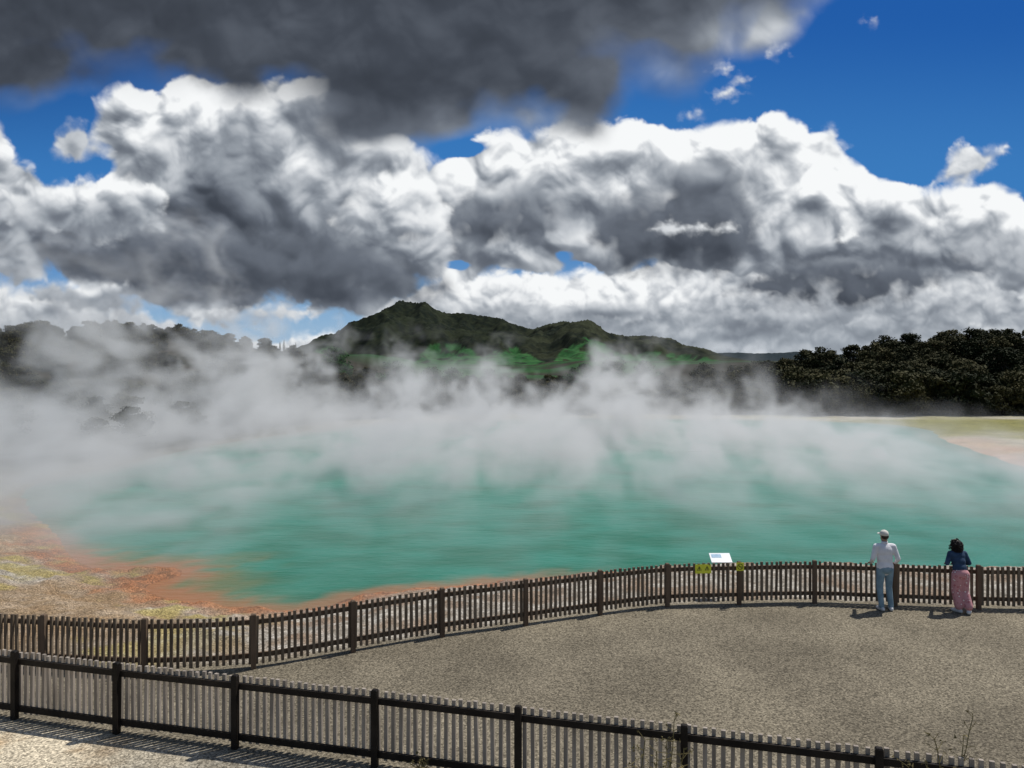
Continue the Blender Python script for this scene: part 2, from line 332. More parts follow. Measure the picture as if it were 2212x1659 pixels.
# ------------------------------------------------------------ water
def build_water():
    xs=np.arange(-32,44,.35); ys=np.arange(17,88,.35)
    X,Y=np.meshgrid(xs,ys); ins=polysdf(X,Y,POOL)
    n=fbm(X*.35,Y*.6,41,4); n2=fbm(X*1.5,Y*1.5,42,3)
    def C(*c): return np.array(c,float)
    def mix(a,b,t): return a+(b-a)*t[...,None]
    g=mix(C(.011,.130,.080),C(.024,.185,.132),sstep(-.5,.5,n*.8+.6*sstep(24,50,Y)))
    lw=sstep(3.0,.6,ins+n2*.8+n*1.2)*sstep(-5,-9,X)*sstep(28,25,Y)
    sw=sstep(.8,.1,ins+n2*.4)*sstep(34,26,Y)*sstep(4,-1,X)
    g=mix(g,C(.15,.14,.055),.8*lw)
    g=mix(g,C(.28,.13,.06),np.clip(np.maximum(sw*.8,sstep(1.1,.2,ins+n2*.6)*sstep(-5,-9,X)*sstep(28,25,Y)),0,1))
    g=mix(g,C(.20,.22,.16),.6*sstep(2,.2,ins+n2*.4)*sstep(28,36,Y))
    m,nt,b=nmat('mineral_water')
    at=nt.nodes.new('ShaderNodeAttribute'); at.attribute_name='Col'; L(nt,at.outputs['Color'],b.inputs['Base Color'])
    b.inputs['Roughness'].default_value=.35; b.inputs['IOR'].default_value=1.33; b.inputs['Specular IOR Level'].default_value=.22
    tc=nt.nodes.new('ShaderNodeTexCoord'); mp=nt.nodes.new('ShaderNodeMapping'); mp.inputs['Scale'].default_value=(.7,1.8,1); mp.inputs['Rotation'].default_value=(0,0,.25)
    L(nt,tc.outputs['Object'],mp.inputs[0])
    nz=nt.nodes.new('ShaderNodeTexNoise'); nz.inputs['Scale'].default_value=1.6; nz.inputs['Detail'].default_value=6; nz.inputs['Roughness'].default_value=.6
    L(nt,mp.outputs[0],nz.inputs['Vector'])
    bp=nt.nodes.new('ShaderNodeBump'); bp.inputs['Strength'].default_value=.5; bp.inputs['Distance'].default_value=.18
    L(nt,nz.outputs['Fac'],bp.inputs['Height']); L(nt,bp.outputs[0],b.inputs['Normal'])
    P=np.stack([X,Y,np.full_like(X,-1.0)],-1)
    grid_mesh('hot_spring_water',P,[m],True,g)
build_water()
# ------------------------------------------------------------ mountain + distant hills
def build_mountain():
    sk_px=[(560,790),(640,768),(700,752),(722,742),(745,722),(790,698),(850,664),(875,655),(930,660),(965,672),(1020,676),(1080,690),(1150,706),(1185,695),(1215,689),(1270,700),(1300,715),(1350,723),(1390,719),(1440,737),(1500,764),(1560,786),(1640,792)]
    Yr=2600.0
    px=np.array([(p[0]-CX)/FP*Yr for p in sk_px]); ph=np.array([max(0,(HZ-p[1])/FP*Yr-2) for p in sk_px])
    xs=np.arange(-1000,1000,5.0); ys=np.concatenate([np.arange(1500,2600,7.0),np.arange(2600,3400,20.0)])
    X,Y=np.meshgrid(xs,ys)
    r=np.interp(X+12*fbm(X/120,Y/120,50,3)*sstep(2600,2300,Y),px,ph)
    t=np.clip((Yr-Y)/1050,0,1)
    prof=np.where(Y<Yr,(1-sstep(0,1,t))**.95,1-sstep(2600,3400,Y)*1.2)
    gul=np.abs(fbm(X/190,Y/420,51,4))
    H=r*prof
    mid=sstep(0,.15,t)*sstep(1,.6,t)
    H=H-mid*gul*55*sstep(10,120,r)+mid*18*fbm(X/260,Y/260,57,3)*sstep(20,100,r)
    for (sx,sy,rx,ry,hh) in [(-330,2250,130,200,22),(210,2150,130,260,18),(430,2150,140,220,12),(-120,2050,160,150,12),(-560,2300,120,200,16)]:
        H=H+hh*np.exp(-((X-sx)/rx)**2-((Y-sy)/ry)**2)
    rough=fbm(X/9,Y/9,53,3)
    def C(*c): return np.array(c,float)
    def mix(a,b,t): return a+(b-a)*t[...,None]
    n=fbm(X/90,Y/90,54,4)
    forest=mix(C(.006,.010,.007),C(.017,.022,.012),sstep(-.4,.5,fbm(X/16,Y/16,55,4)))
    forest=mix(forest,C(.038,.042,.023),.85*sstep(-.2,.4,n)*sstep(-100,180,X))
    forest=mix(forest,C(.024,.030,.016),.6*sstep(.15,.4,n))
    grass=mix(C(.018,.074,.022),C(.034,.100,.032),sstep(-.4,.4,fbm(X/50,Y/50,56,4)))
    hy=HZ-(H-5.5)/Y*FP; ax=X/Y*FP+CX; fx=ax+9*n; fy=hy+5*fbm(X/60,Y/60,77,3)
    gw=0
    for poly in ([(880,800),(905,768),(925,744),(975,738),(1012,752),(1045,772),(1065,757),(1110,748),(1145,764),(1185,786),(1225,750),(1262,726),(1292,733),(1325,758),(1352,766),(1420,756),(1500,766),(1570,778),(1600,805)],[(640,780),(690,748),(718,740),(724,760),(700,780)],[(700,800),(730,782),(745,785),(750,800)]):
        gw=np.maximum(gw,sstep(-1,1.5,polysdf(fx,fy,poly)))
    clumps=sstep(.16,.26,fbm(X/34,Y/60,81,3))                    # shelter belts and clumps of trees
    gw=gw*(Y<2500)*(1-.9*clumps)
    col=mix(forest,grass,gw)
    H=H+(1-gw)*(rough*3.0+np.abs(rough)*3)*sstep(20,60,H)-3
    m,nt,b=nmat('mountain_bush_and_pasture')
    at=nt.nodes.new('ShaderNodeAttribute'); at.attribute_name='Col'
    tc=nt.nodes.new('ShaderNodeTexCoord'); nz=nt.nodes.new('ShaderNodeTexNoise'); nz.inputs['Scale'].default_value=.09; nz.inputs['Detail'].default_value=5
    L(nt,tc.outputs['Object'],nz.inputs['Vector'])
    mr=nt.nodes.new('ShaderNodeMapRange'); mr.inputs[1].default_value=.3; mr.inputs[2].default_value=.7; mr.inputs[3].default_value=.65; mr.inputs[4].default_value=1.35
    L(nt,nz.outputs['Fac'],mr.inputs[0])
    vm=nt.nodes.new('ShaderNodeVectorMath'); vm.operation='SCALE'; L(nt,at.outputs['Color'],vm.inputs[0]); L(nt,mr.outputs[0],vm.inputs['Scale'])
    L(nt,vm.outputs[0],b.inputs['Base Color']); b.inputs['Roughness'].default_value=.95; b.inputs['Specular IOR Level'].default_value=.05
    grid_mesh('mountain',np.stack([X,Y,H],-1),[m],True,col)
    xs=np.arange(-2600,2600,14.0); ys=np.arange(3300,4400,40.0)
    X,Y=np.meshgrid(xs,ys)
    prof=np.exp(-((Y-3800)/260)**2)
    r=22+16*fbm(X/500,Y/2000,61,4)+32*sstep(850,1100,X)*sstep(1900,1300,X)+10*sstep(-900,-1300,X)
    H=r*prof+fbm(X/20,Y/20,62,2)*3*prof
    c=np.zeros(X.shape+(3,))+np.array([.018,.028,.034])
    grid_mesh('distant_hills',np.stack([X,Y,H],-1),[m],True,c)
build_mountain()
print('mountain',time.time()-T0)
# ------------------------------------------------------------ vegetation
def leafmat(name,c1,c2):
    m,nt,b=nmat(name)
    oi=nt.nodes.new('ShaderNodeObjectInfo'); tc=nt.nodes.new('ShaderNodeTexCoord')
    n=nt.nodes.new('ShaderNodeTexNoise'); n.inputs['Scale'].default_value=1.3; n.inputs['Detail'].default_value=4; L(nt,tc.outputs['Object'],n.inputs['Vector'])
    ad=nt.nodes.new('ShaderNodeMath'); ad.operation='MULTIPLY_ADD'; ad.inputs[1].default_value=.5; L(nt,oi.outputs['Random'],ad.inputs[0]); L(nt,n.outputs['Fac'],ad.inputs[2])
    sb=nt.nodes.new('ShaderNodeMath'); sb.operation='SUBTRACT'; sb.inputs[1].default_value=.25; L(nt,ad.outputs[0],sb.inputs[0])
    r=nt.nodes.new('ShaderNodeValToRGB'); r.color_ramp.elements[0].position=.25; r.color_ramp.elements[1].position=.75
    r.color_ramp.elements[0].color=(*c1,1); r.color_ramp.elements[1].color=(*c2,1)
    L(nt,sb.outputs[0],r.inputs[0]); L(nt,r.outputs[0],b.inputs['Base Color']); b.inputs['Roughness'].default_value=.8; b.inputs['Specular IOR Level'].default_value=.1
    return m
M_bark=mat('bark',(.05,.04,.03),(.10,.085,.07),6,.9,.4,20)
M_scrub=leafmat('scrub_leaves',(.014,.020,.007),(.066,.060,.024))
M_green=leafmat('spring_leaves',(.010,.050,.008),(.03,.11,.016))
M_pine=leafmat('pine_needles',(.006,.010,.006),(.018,.025,.012))
def cone_branch(V,F,a,b,r0,r1,seg=5):
    a=np.array(a,float);b=np.array(b,float);d=b-a;d/=np.linalg.norm(d)+1e-9
    u=np.cross(d,[.3,.5,.8]);u/=np.linalg.norm(u);v=np.cross(d,u); o=len(V)
    for p,r in((a,r0),(b,r1)):
        for k in range(seg):
            t=2*math.pi*k/seg; V.append(p+u*math.cos(t)*r+v*math.sin(t)*r)
    for k in range(seg): F.append((o+k,o+(k+1)%seg,o+seg+(k+1)%seg,o+seg+k))
def tree_mesh(name,seed,h,cr,leafm,nclump=30,nleaf=70,ls=.16,low=.18,spread=1.0):
    r=np.random.default_rng(seed); V=[];F=[];nb=0
    top=np.array([r.normal()*.2,r.normal()*.2,h*.72]); cone_branch(V,F,(0,0,-.5),top*.5,h*.028,h*.02,6); cone_branch(V,F,top*.5,top,h*.02,h*.008,5)
    cs=[]
    for i in range(nclump):
        t=r.random(); z=h*(low+(1-low)*t**.8)
        pr=cr*(math.sin(math.pi*min(1,(.22+.72*t)))**.7)*spread
        a=r.random()*6.28; q=math.sqrt(r.random())
        c=np.array([math.cos(a)*pr*q,math.sin(a)*pr*q,z*(.80+.2*(1-q*.6))])
        cs.append(c)
        if i%2==0:
            st=top*r.uniform(.2,.8); cone_branch(V,F,st,c,h*.010,h*.003,4)
    nb=len(F)
    V=[np.array(v) for v in V]
    LV=[];
    for c in cs:
        rr=cr*r.uniform(.22,.42)
        n=int(nleaf*r.uniform(.7,1.3))
        d=r.normal(size=(n,3)); d/=np.linalg.norm(d,axis=1)[:,None]
        p=c+d*(rr*r.random((n,1))**.45)*np.array([1.15,1.15,.72])
        nrm=d*.6+r.normal(size=(n,3))*.6+np.array([0,0,.5]); nrm/=np.linalg.norm(nrm,axis=1)[:,None]
        u=np.cross(nrm,r.normal(size=(n,3))); u/=np.linalg.norm(u,axis=1)[:,None]; v=np.cross(nrm,u)
        s=ls*r.uniform(.6,1.3,(n,1))
        LV.append(np.stack([p-u*s-v*s*.5,p+u*s*.2-v*s*.7,p+u*s+v*s*.4,p-u*s*.1+v*s*.8],1))
    LV=np.concatenate(LV).reshape(-1,3); o=len(V)
    verts=[tuple(v) for v in V]+[tuple(v) for v in LV]
    faces=F+[(o+4*i,o+4*i+1,o+4*i+2,o+4*i+3) for i in range(len(LV)//4)]
    me=bpy.data.meshes.new(name); me.from_pydata(verts,[],faces); me.materials.append(M_bark); me.materials.append(leafm)
    mi=np.ones(len(faces),dtype=np.int32); mi[:nb]=0; me.polygons.foreach_set('material_index',mi); me.update()
    return me
def pine_mesh(name,seed,h):
    r=np.random.default_rng(seed);V=[];F=[]
    cone_branch(V,F,(0,0,-.5),(0,0,h),h*.018,h*.003,5); nb=len(F); verts=[tuple(v) for v in V]; faces=list(F)
    for z in np.linspace(.12,.99,30):
        R=h*.20*(1-z)**.8*r.uniform(.7,1.15)+.08
        for k in range(12):
            a=r.random()*6.28; c=np.array([math.cos(a),math.sin(a),0]); s=np.array([-math.sin(a),math.cos(a),0])
            p=np.array([0,0,h*z]); e=p+c*R+np.array([0,0,-R*.25]); wd=h*.03
            o=len(verts); verts+= [tuple(p),tuple((p+e)/2+s*wd+np.array([0,0,.1])),tuple(e),tuple((p+e)/2-s*wd)]; faces.append((o,o+1,o+2,o+3))
    me=bpy.data.meshes.new(name); me.from_pydata(verts,[],faces); me.materials.append(M_bark); me.materials.append(M_pine)
    mi=np.ones(len(faces),dtype=np.int32); mi[:nb]=0; me.polygons.foreach_set('material_index',mi); me.update(); return me
scrub=[tree_mesh('scrub_tree_%d'%i,100+i,5.0,2.3,M_scrub,44,85,.15,low=.06) for i in range(5)]
green=[tree_mesh('green_tree_%d'%i,200+i,8.0,3.2,M_green,44,90,.22,low=.08) for i in range(2)]
pines=[pine_mesh('pine_%d'%i,300+i,9.0) for i in range(2)]
def scatter(name,meshes,pts,parentname=None,sc=(.75,1.25),sink=.3):
    e=empty(name)
    for i,(x,y) in enumerate(pts):
        ob=bpy.data.objects.new('%s_plant_%d'%(name,i),random.choice(meshes)); COL.objects.link(ob); ob.parent=e
        s=random.uniform(*sc); ob.location=(x,y,ground_z(x,y)-sink); ob.rotation_euler=(random.uniform(-.08,.08),random.uniform(-.08,.08),random.uniform(0,6.28)); ob.scale=(s*random.uniform(.9,1.2),s*random.uniform(.9,1.2),s)
    return e
pts=[]
for i in range(230):
    y=random.uniform(89,150); xx=random.uniform(28+(y-89)*.1,112*y/135)
    pts.append((xx,y))
for i in range(60): pts.append((random.uniform(34,75),random.uniform(89,93)))
scatter('bush_thicket',scrub,pts,sc=(.65,1.15))
pts=[(random.uniform(-48,40),random.uniform(93,185)) for i in range(260)]+[(random.uniform(-24,40),random.uniform(90,95)) for i in range(50)]
scatter('bush_thicket',scrub,pts,sc=(.45,.80))
pts=[]
while len(pts)<460:
    x=random.uniform(-125,-26); y=random.uniform(38,190)
    if x<-.75*y-8 or x>-28-.1*(y-40)+ (0.35*max(0,y-60)): continue
    pts.append((x,y))
scatter('bush_thicket',scrub,pts,sc=(.35,.75))
scatter('green_trees',green,[(-21,150),(-19,143),(-24,155),(-15,140),(-34,150),(-36,152),(12,150),(15,155),(-5,160),(30,170),(22,165),(-12,150)],sc=(.6,1.0))
pts=[(random.uniform(-150,-88),random.uniform(185,230)) for i in range(70)]+[(random.uniform(-88,-50),random.uniform(190,230)) for i in range(14)]
scatter('pine_trees',pines,pts,sc=(.25,.5))
print('veg',time.time()-T0)
# ------------------------------------------------------------ fences
M_pick_far=mat('weathered_picket',(.105,.076,.050),(.20,.155,.11),9,.85,.4,60,stretch=(1,1,.15))
M_post_far=mat('weathered_post',(.095,.062,.040),(.16,.112,.075),7,.85,.4,50,stretch=(1,1,.15))
M_pick_near=mat('grey_picket',(.20,.17,.14),(.37,.32,.27),8,.85,.4,60,stretch=(1,1,.12))
M_dark=mat('dark_stained_timber',(.008,.006,.005),(.024,.019,.015),8,.6,.4,50,stretch=(.3,.3,.3),spec=.15)
def obox(V,F,c,t,w,d,z0,z1,lean=(0,0),twist=0):
    ang=math.atan2(t[1],t[0])+twist; u=np.array([math.cos(ang),math.sin(ang),0]); v=np.array([-u[1],u[0],0]); o=len(V)
    for z in (z0,z1):
        off=np.array([lean[0],lean[1],0])*(z-z0)
        for a,b in((-1,-1),(1,-1),(1,1),(-1,1)): V.append(np.array([c[0],c[1],z])+off+u*a*w/2+v*b*d/2)
    F.extend([(o,o+3,o+2,o+1),(o+4,o+5,o+6,o+7)]+[(o+k,o+(k+1)%4,o+4+(k+1)%4,o+4+k) for k in range(4)])
def beam(V,F,a,b,w,zc,h):
    a=np.array(a,float);b=np.array(b,float); d=b-a; ln=np.linalg.norm(d)
    obox(V,F,(a+b)/2,d,ln,w,zc-h/2,zc+h/2)
def fence(posts,spacing,pw,ztop,postw,posth,railside,mp,mr,mpost,railz,railh,curve,z0=.07):
    e=empty('wooden_fence'); V=[];F=[];RV=[];RF=[];PV=[];PF=[]
    path=catmull(posts,curve,False) if curve>1 else posts
    P=np.array(path); seg=np.linalg.norm(np.diff(P,axis=0),axis=1); cum=np.concatenate([[0],np.cumsum(seg)])
    for s in np.arange(.03,cum[-1],spacing):
        i=min(np.searchsorted(cum,s)-1,len(seg)-1); i=max(i,0); f=(s-cum[i])/seg[i]; c=P[i]+(P[i+1]-P[i])*f; t=P[i+1]-P[i]
        obox(V,F,c,t,pw*random.uniform(.9,1.08),pw*.8,z0+random.uniform(-.015,.015),ztop+random.uniform(-.010,.012),(random.gauss(0,.008),random.gauss(0,.005)),random.gauss(0,.05))
    for i in range(len(P)-1):
        t=P[i+1]-P[i]; t=t/np.linalg.norm(t); n=np.array([-t[1],t[0]])*railside
        for z in railz: 
            a=P[i]+n*(pw*.4+.024); b=P[i+1]+n*(pw*.4+.024)
            beam(RV,RF,a-t*.004,b+t*.004,.045,z+(.0015 if i%2 else 0),railh)
    for i,p in enumerate(posts):
        q=np.array(p); a=np.array(posts[max(i-1,0)]); b=np.array(posts[min(i+1,len(posts)-1)]); t=(b-a)/np.linalg.norm(b-a); n=np.array([-t[1],t[0]])
        off=-n*(pw*.4+.050) if railside>0 else -n*(pw*.4+.047+postw*.5-.02)
        c=q+off
        obox(PV,PF,c,t,postw,postw*.9,-.1,posth)
        o=len(PV); 
        ang=math.atan2(t[1],t[0]); u=np.array([math.cos(ang),math.sin(ang),0]); v=np.array([-u[1],u[0],0])
        for zz,k in((posth+.001,.48),(posth+.016,.36)):
            for aa,bb in((-1,-1),(1,-1),(1,1),(-1,1)): PV.append(np.array([c[0],c[1],zz])+u*aa*postw*k+v*bb*postw*k*.9)
        PF.extend([(o+4,o+5,o+6,o+7)]+[(o+k,o+(k+1)%4,o+4+(k+1)%4,o+4+k) for k in range(4)])
    new_mesh_obj('pickets',V,F,[mp],e); new_mesh_obj('rails',RV,RF,[mr],e); new_mesh_obj('posts',PV,PF,[mpost],e)
    return e
fence(FF,.112,.05,.93,.088,.965,1,M_pick_far,M_post_far,M_post_far,(.80,.20),.085,4)
fence(NF,.108,.05,1.0,.085,1.035,-1,M_pick_near,M_dark,M_dark,(.875,.15),.085,1)
# ------------------------------------------------------------ signs
M_yel=mat('safety_yellow',(.78,.76,.05),(.82,.80,.07),20,.5,0)
M_blk=mat('black_print',(.012,.012,.012),(.02,.02,.02),20,.5,0)
M_white=mat('white_panel',(.72,.75,.78),(.80,.82,.84),6,.35,0)
M_bluep=mat('printed_blue',(.10,.25,.42),(.30,.48,.62),14,.4,0)
M_steel=mat('dark_steel',(.06,.06,.06),(.10,.10,.10),8,.5,0)
def plate(name,e,x0,x1,z0,z1,y,th,m):
    V=[(x0,y,z0),(x1,y,z0),(x1,y,z1),(x0,y,z1),(x0,y+th,z0),(x1,y+th,z0),(x1,y+th,z1),(x0,y+th,z1)]
    return new_mesh_obj(name,V,[(0,1,2,3),(5,4,7,6),(4,0,3,7),(1,5,6,2),(3,2,6,7),(4,5,1,0)],[m],e)
def tri_out(name,e,cx,cz,s,y,m):
    V=[];F=[]
    for k,r in enumerate((s,s*.72)):
        for j in range(3):
            a=math.pi/2+j*2*math.pi/3; V.append((cx+r*math.cos(a),y,cz+r*math.sin(a)*.95))
    for j in range(3): F.append((j,3+j,3+(j+1)%3,(j+1)%3))
    o=len(V); V+=[(cx-.008,y,cz-.012),(cx+.008,y,cz-.012),(cx+.010,y,cz+.035),(cx-.010,y,cz+.035),(cx-.008,y,cz-.03),(cx+.008,y,cz-.03),(cx+.008,y,cz-.018),(cx-.008,y,cz-.018)]
    F+=[(o,o+1,o+2,o+3),(o+4,o+5,o+6,o+7)]
    return new_mesh_obj(name,V,F,[m],e)
e=empty('warning_sign',(4.32,17.02,0)); e.rotation_euler=(-.12,0,.09)
plate('panel',e,-.185,.185,.72,.92,0,.006,M_yel); tri_out('hot_surface_symbol',e,-.09,.82,.065,-.003,M_blk); tri_out('hazard_symbol',e,.09,.82,.065,-.003,M_blk)
e=empty('no_smoking_sign',(5.12,16.98,0)); e.rotation_euler=(-.05,0,.05)
plate('panel',e,-.085,.085,.80,.98,0,.006,M_yel)
V=[];F=[]
for j in range(24):
    a=j*2*math.pi/24
    for r in(.066,.052): V.append((r*math.cos(a),-.003,.89+r*math.sin(a)))
for j in range(24): F.append((2*j,2*j+1,(2*j+3)%48,(2*j+2)%48))
o=len(V); V+=[(-.045,-.003,.925),(-.035,-.003,.935),(.045,-.003,.855),(.035,-.003,.845)]; F.append((o,o+1,o+2,o+3))
o=len(V); V+=[(-.035,-.0035,.882),(.035,-.0035,.882),(.035,-.0035,.896),(-.035,-.0035,.896)]; F.append((o,o+1,o+2,o+3))
new_mesh_obj('prohibition_symbol',V,F,[M_blk],e)
e=empty('information_board',(4.87,17.75,-.16))
for sx in(-.16,.16):
    V=[];F=[]; obox(V,F,(sx,.0),(1,0),.04,.04,-.15,.98); new_mesh_obj('leg',V,F,[M_steel],e)
a=math.radians(30); w2=.24; l=.30
def tp(x,s,n): return (x,-.02+s*math.cos(a)-n*math.sin(a),1.06+s*math.sin(a)+n*math.cos(a))
V=[tp(-w2,-l/2,-.012),tp(w2,-l/2,-.012),tp(w2,l/2,-.012),tp(-w2,l/2,-.012),tp(-w2,-l/2,.012),tp(w2,-l/2,.012),tp(w2,l/2,.012),tp(-w2,l/2,.012)]
new_mesh_obj('panel',V,[(3,2,1,0),(4,5,6,7),(0,1,5,4),(1,2,6,5),(2,3,7,6),(3,0,4,7)],[M_white],e)
V=[tp(-w2*.85,.0,.015),tp(w2*.1,.0,.015),tp(w2*.1,l*.38,.015),tp(-w2*.85,l*.38,.015)]
new_mesh_obj('picture',V,[(0,1,2,3)],[M_bluep],e)
# ------------------------------------------------------------ dry weeds by the near fence
M_weed=mat('dry_weed',(.10,.085,.03),(.20,.16,.07),20,.9,0)
def weed(x,y,h,seed):
    r=np.random.default_rng(seed);V=[];F=[]
    for s in range(4):
        p=np.array([r.normal()*.03,r.normal()*.03,0]); d=np.array([r.normal()*.12,r.normal()*.12,1.0]); n=9
        for k in range(n):
            q=p+d*h/n*r.uniform(.8,1.1); cone_branch(V,F,p,q,.006,.005,4)
            if k>2:
                for j in range(2):
                    b=q+np.array([r.normal()*.07,r.normal()*.07,r.uniform(.02,.10)]); cone_branch(V,F,q,b,.004,.003,3)
                    for g in range(3):
                        c=b+r.normal(size=3)*.015; o=len(V); V+= [c,c+r.normal(size=3)*.018,c+r.normal(size=3)*.018]; F.append((o,o+1,o+2))
            p=q; d=d+r.normal(size=3)*.08
    ob=new_mesh_obj('weed_plant',V,F,[M_weed]); ob.location=(x,y,0)
weed(1.62,8.95,.95,1); weed(1.9,8.9,1.15,2); weed(4.35,8.35,.95,4); weed(4.85,8.5,1.25,3); weed(-1.2,9.9,.25,5)
# ------------------------------------------------------------ people
def capsule(a,b,r0,r1,seg=14,flat=(1,1,1)):
    a=np.array(a,float);b=np.array(b,float);d=b-a;ln=np.linalg.norm(d)+1e-9;d/=ln
    u=np.cross(d,[.31,.52,.8]);u/=np.linalg.norm(u);v=np.cross(d,u);V=[];F=[]
    rings=[]
    for t in np.linspace(-math.pi/2,0,5)[1:]: rings.append((a+d*r0*math.sin(t),r0*math.cos(t)))
    for t in np.linspace(0,math.pi/2,5)[:-1]: rings.append((b+d*r1*math.sin(t),r1*math.cos(t)))
    for c,r in rings:
        for k in range(seg):
            t=2*math.pi*k/seg; V.append(c+u*math.cos(t)*r+v*math.sin(t)*r)
    n=len(rings)
    for i in range(n-1):
        for k in range(seg): F.append((i*seg+k,i*seg+(k+1)%seg,(i+1)*seg+(k+1)%seg,(i+1)*seg+k))
    V.append(a-d*r0);V.append(b+d*r1)
    for k in range(seg): F.append((n*seg,(k+1)%seg,k)); F.append((n*seg+1,(n-1)*seg+k,(n-1)*seg+(k+1)%seg))
    return V,F
def ellipsoid(c,r,seg=18,rn=10):
    c=np.array(c,float);V=[];F=[]
    for i in range(1,rn):
        ph=math.pi*i/rn
        for k in range(seg):
            t=2*math.pi*k/seg; V.append(c+np.array([r[0]*math.sin(ph)*math.cos(t),r[1]*math.sin(ph)*math.sin(t),r[2]*math.cos(ph)]))
    for i in range(rn-2):
        for k in range(seg): F.append((i*seg+k,(i+1)*seg+k,(i+1)*seg+(k+1)%seg,i*seg+(k+1)%seg))
    V.append(c+np.array([0,0,r[2]]));V.append(c-np.array([0,0,r[2]])); o=(rn-1)*seg
    for k in range(seg): F.append((o,k,(k+1)%seg)); F.append((o+1,(rn-2)*seg+(k+1)%seg,(rn-2)*seg+k))
    return V,F
def remeshed(name,prims,mats,voxel,parent,smooth=4):
    V=[];F=[]
    for p in prims:
        if p[0]=='c': v,f=capsule(p[1],p[2],p[3],p[4])
        else: v,f=ellipsoid(p[1],p[2])
        o=len(V); V+=v; F+=[tuple(i+o for i in q) for q in f]
    tmp=new_mesh_obj('tmp',V,F)
    m=tmp.modifiers.new('r','REMESH'); m.mode='VOXEL'; m.voxel_size=voxel; m.use_smooth_shade=True
    s=tmp.modifiers.new('s','SMOOTH'); s.factor=.5; s.iterations=smooth
    dg=bpy.context.evaluated_depsgraph_get(); dg.update()
    me=bpy.data.meshes.new_from_object(tmp.evaluated_get(dg)); bpy.data.objects.remove(tmp)
    me.name=name; me.materials.clear()
    for mm in mats: me.materials.append(mm)
    n=len(me.polygons); cen=np.zeros(n*3); me.polygons.foreach_get('center',cen); cen=cen.reshape(-1,3)
    best=np.full(n,1e9); lab=np.zeros(n,dtype=np.int32)
    for p in prims:
        if p[0]=='c':
            a=np.array(p[1],float);b=np.array(p[2],float);d=b-a; t=np.clip(((cen-a)@d)/(d@d+1e-9),0,1)
            ds=np.linalg.norm(cen-a-t[:,None]*d,axis=1)-(p[3]+(p[4]-p[3])*t)
        else:
            r=np.array(p[2]); ds=(np.linalg.norm((cen-np.array(p[1]))/r,axis=1)-1)*r.min()
        k=ds<best; best[k]=ds[k]; lab[k]=p[-1]
    me.polygons.foreach_set('material_index',lab); me.polygons.foreach_set('use_smooth',np.ones(n,dtype=bool)); me.update()
    ob=bpy.data.objects.new(name,me); COL.objects.link(ob); ob.parent=parent; return ob
def hand(name,parent,wrist,dirv,palmn,skin,side=1):
    d=np.array(dirv,float);d/=np.linalg.norm(d); n=np.array(palmn,float); n-=d*(n@d); n/=np.linalg.norm(n); s=np.cross(d,n)*side
    w_=np.array(wrist,float); P=[]
    for k in(-.5,-.17,.17,.5): P.append(('c',w_+s*k*.03,w_+d*.085+s*k*.062,.014,.012,0))
    for k,l in((-.5,.062),(-.17,.074),(.17,.080),(.5,.070)):
        b=w_+d*.09+s*k*.070; m=b+d*l*.5+n*l*.12; t=m+d*l*.28+n*l*.42
        P.append(('c',b,m,.0085,.008,0)); P.append(('c',m,t,.008,.0068,0))
    tb=w_+d*.03+s*.030; tm=tb+d*.03+s*.032+n*.006; P.append(('c',tb,tm,.012,.010,0)); P.append(('c',tm,tm+d*.032+s*.008+n*.01,.0095,.008,0))
    return remeshed(name,P,[skin],.0042,parent,2)
M_skin=mat('skin',(.33,.19,.13),(.38,.22,.155),8,.55,0)
M_skin2=mat('skin_tan',(.22,.12,.08),(.26,.145,.10),8,.55,0)
M_shirt=mat('white_shirt',(.66,.65,.68),(.80,.79,.82),5,.85,.5,14)
M_jean=mat('light_denim',(.15,.24,.31),(.24,.35,.42),7,.9,.4,18)
M_shoe=mat('white_shoes',(.50,.50,.50),(.68,.68,.68),10,.6,0)
M_cap=mat('cap_cotton',(.60,.58,.52),(.70,.68,.62),10,.9,.2,30)
M_jacket=mat('denim_jacket',(.018,.04,.085),(.04,.075,.14),9,.9,.4,25)
M_hair=mat('black_hair',(.006,.005,.005),(.020,.015,.012),30,.5,.4,80)
M_hairb=mat('brown_hair',(.03,.02,.012),(.05,.035,.02),30,.6,.4,80)
def flower():
    m,nt,b=nmat('pink_flower_print'); tc=nt.nodes.new('ShaderNodeTexCoord')
    v=nt.nodes.new('ShaderNodeTexVoronoi'); v.inputs['Scale'].default_value=13; L(nt,tc.outputs['Object'],v.inputs['Vector'])
    r=nt.nodes.new('ShaderNodeValToRGB'); e=r.color_ramp.elements; e[0].position=.22; e[0].color=(.76,.62,.60,1); e[1].position=.46; e[1].color=(.58,.28,.30,1)
    x=e.new(.34); x.color=(.42,.10,.13,1)
    L(nt,v.outputs['Distance'],r.inputs[0]); L(nt,r.outputs[0],b.inputs['Base Color']); b.inputs['Roughness'].default_value=.9; return m
M_flower=flower()
def shoe(P,an,fd,li,sc=1.0):
    an=np.array(an,float); f=np.array([fd[0],fd[1],0],float); f/=np.linalg.norm(f)
    z=.045
    heel=np.array([an[0],an[1],z])-f*.05*sc; ball=np.array([an[0],an[1],z-.005])+f*.10*sc; toe=np.array([an[0],an[1],z-.012])+f*.165*sc
    P.append(('c',heel,ball,.045,.046,li)); P.append(('c',ball,toe,.044,.032,li)); P.append(('c',np.array([an[0],an[1],.06]),np.array([an[0],an[1],.10]),.046,.044,li))
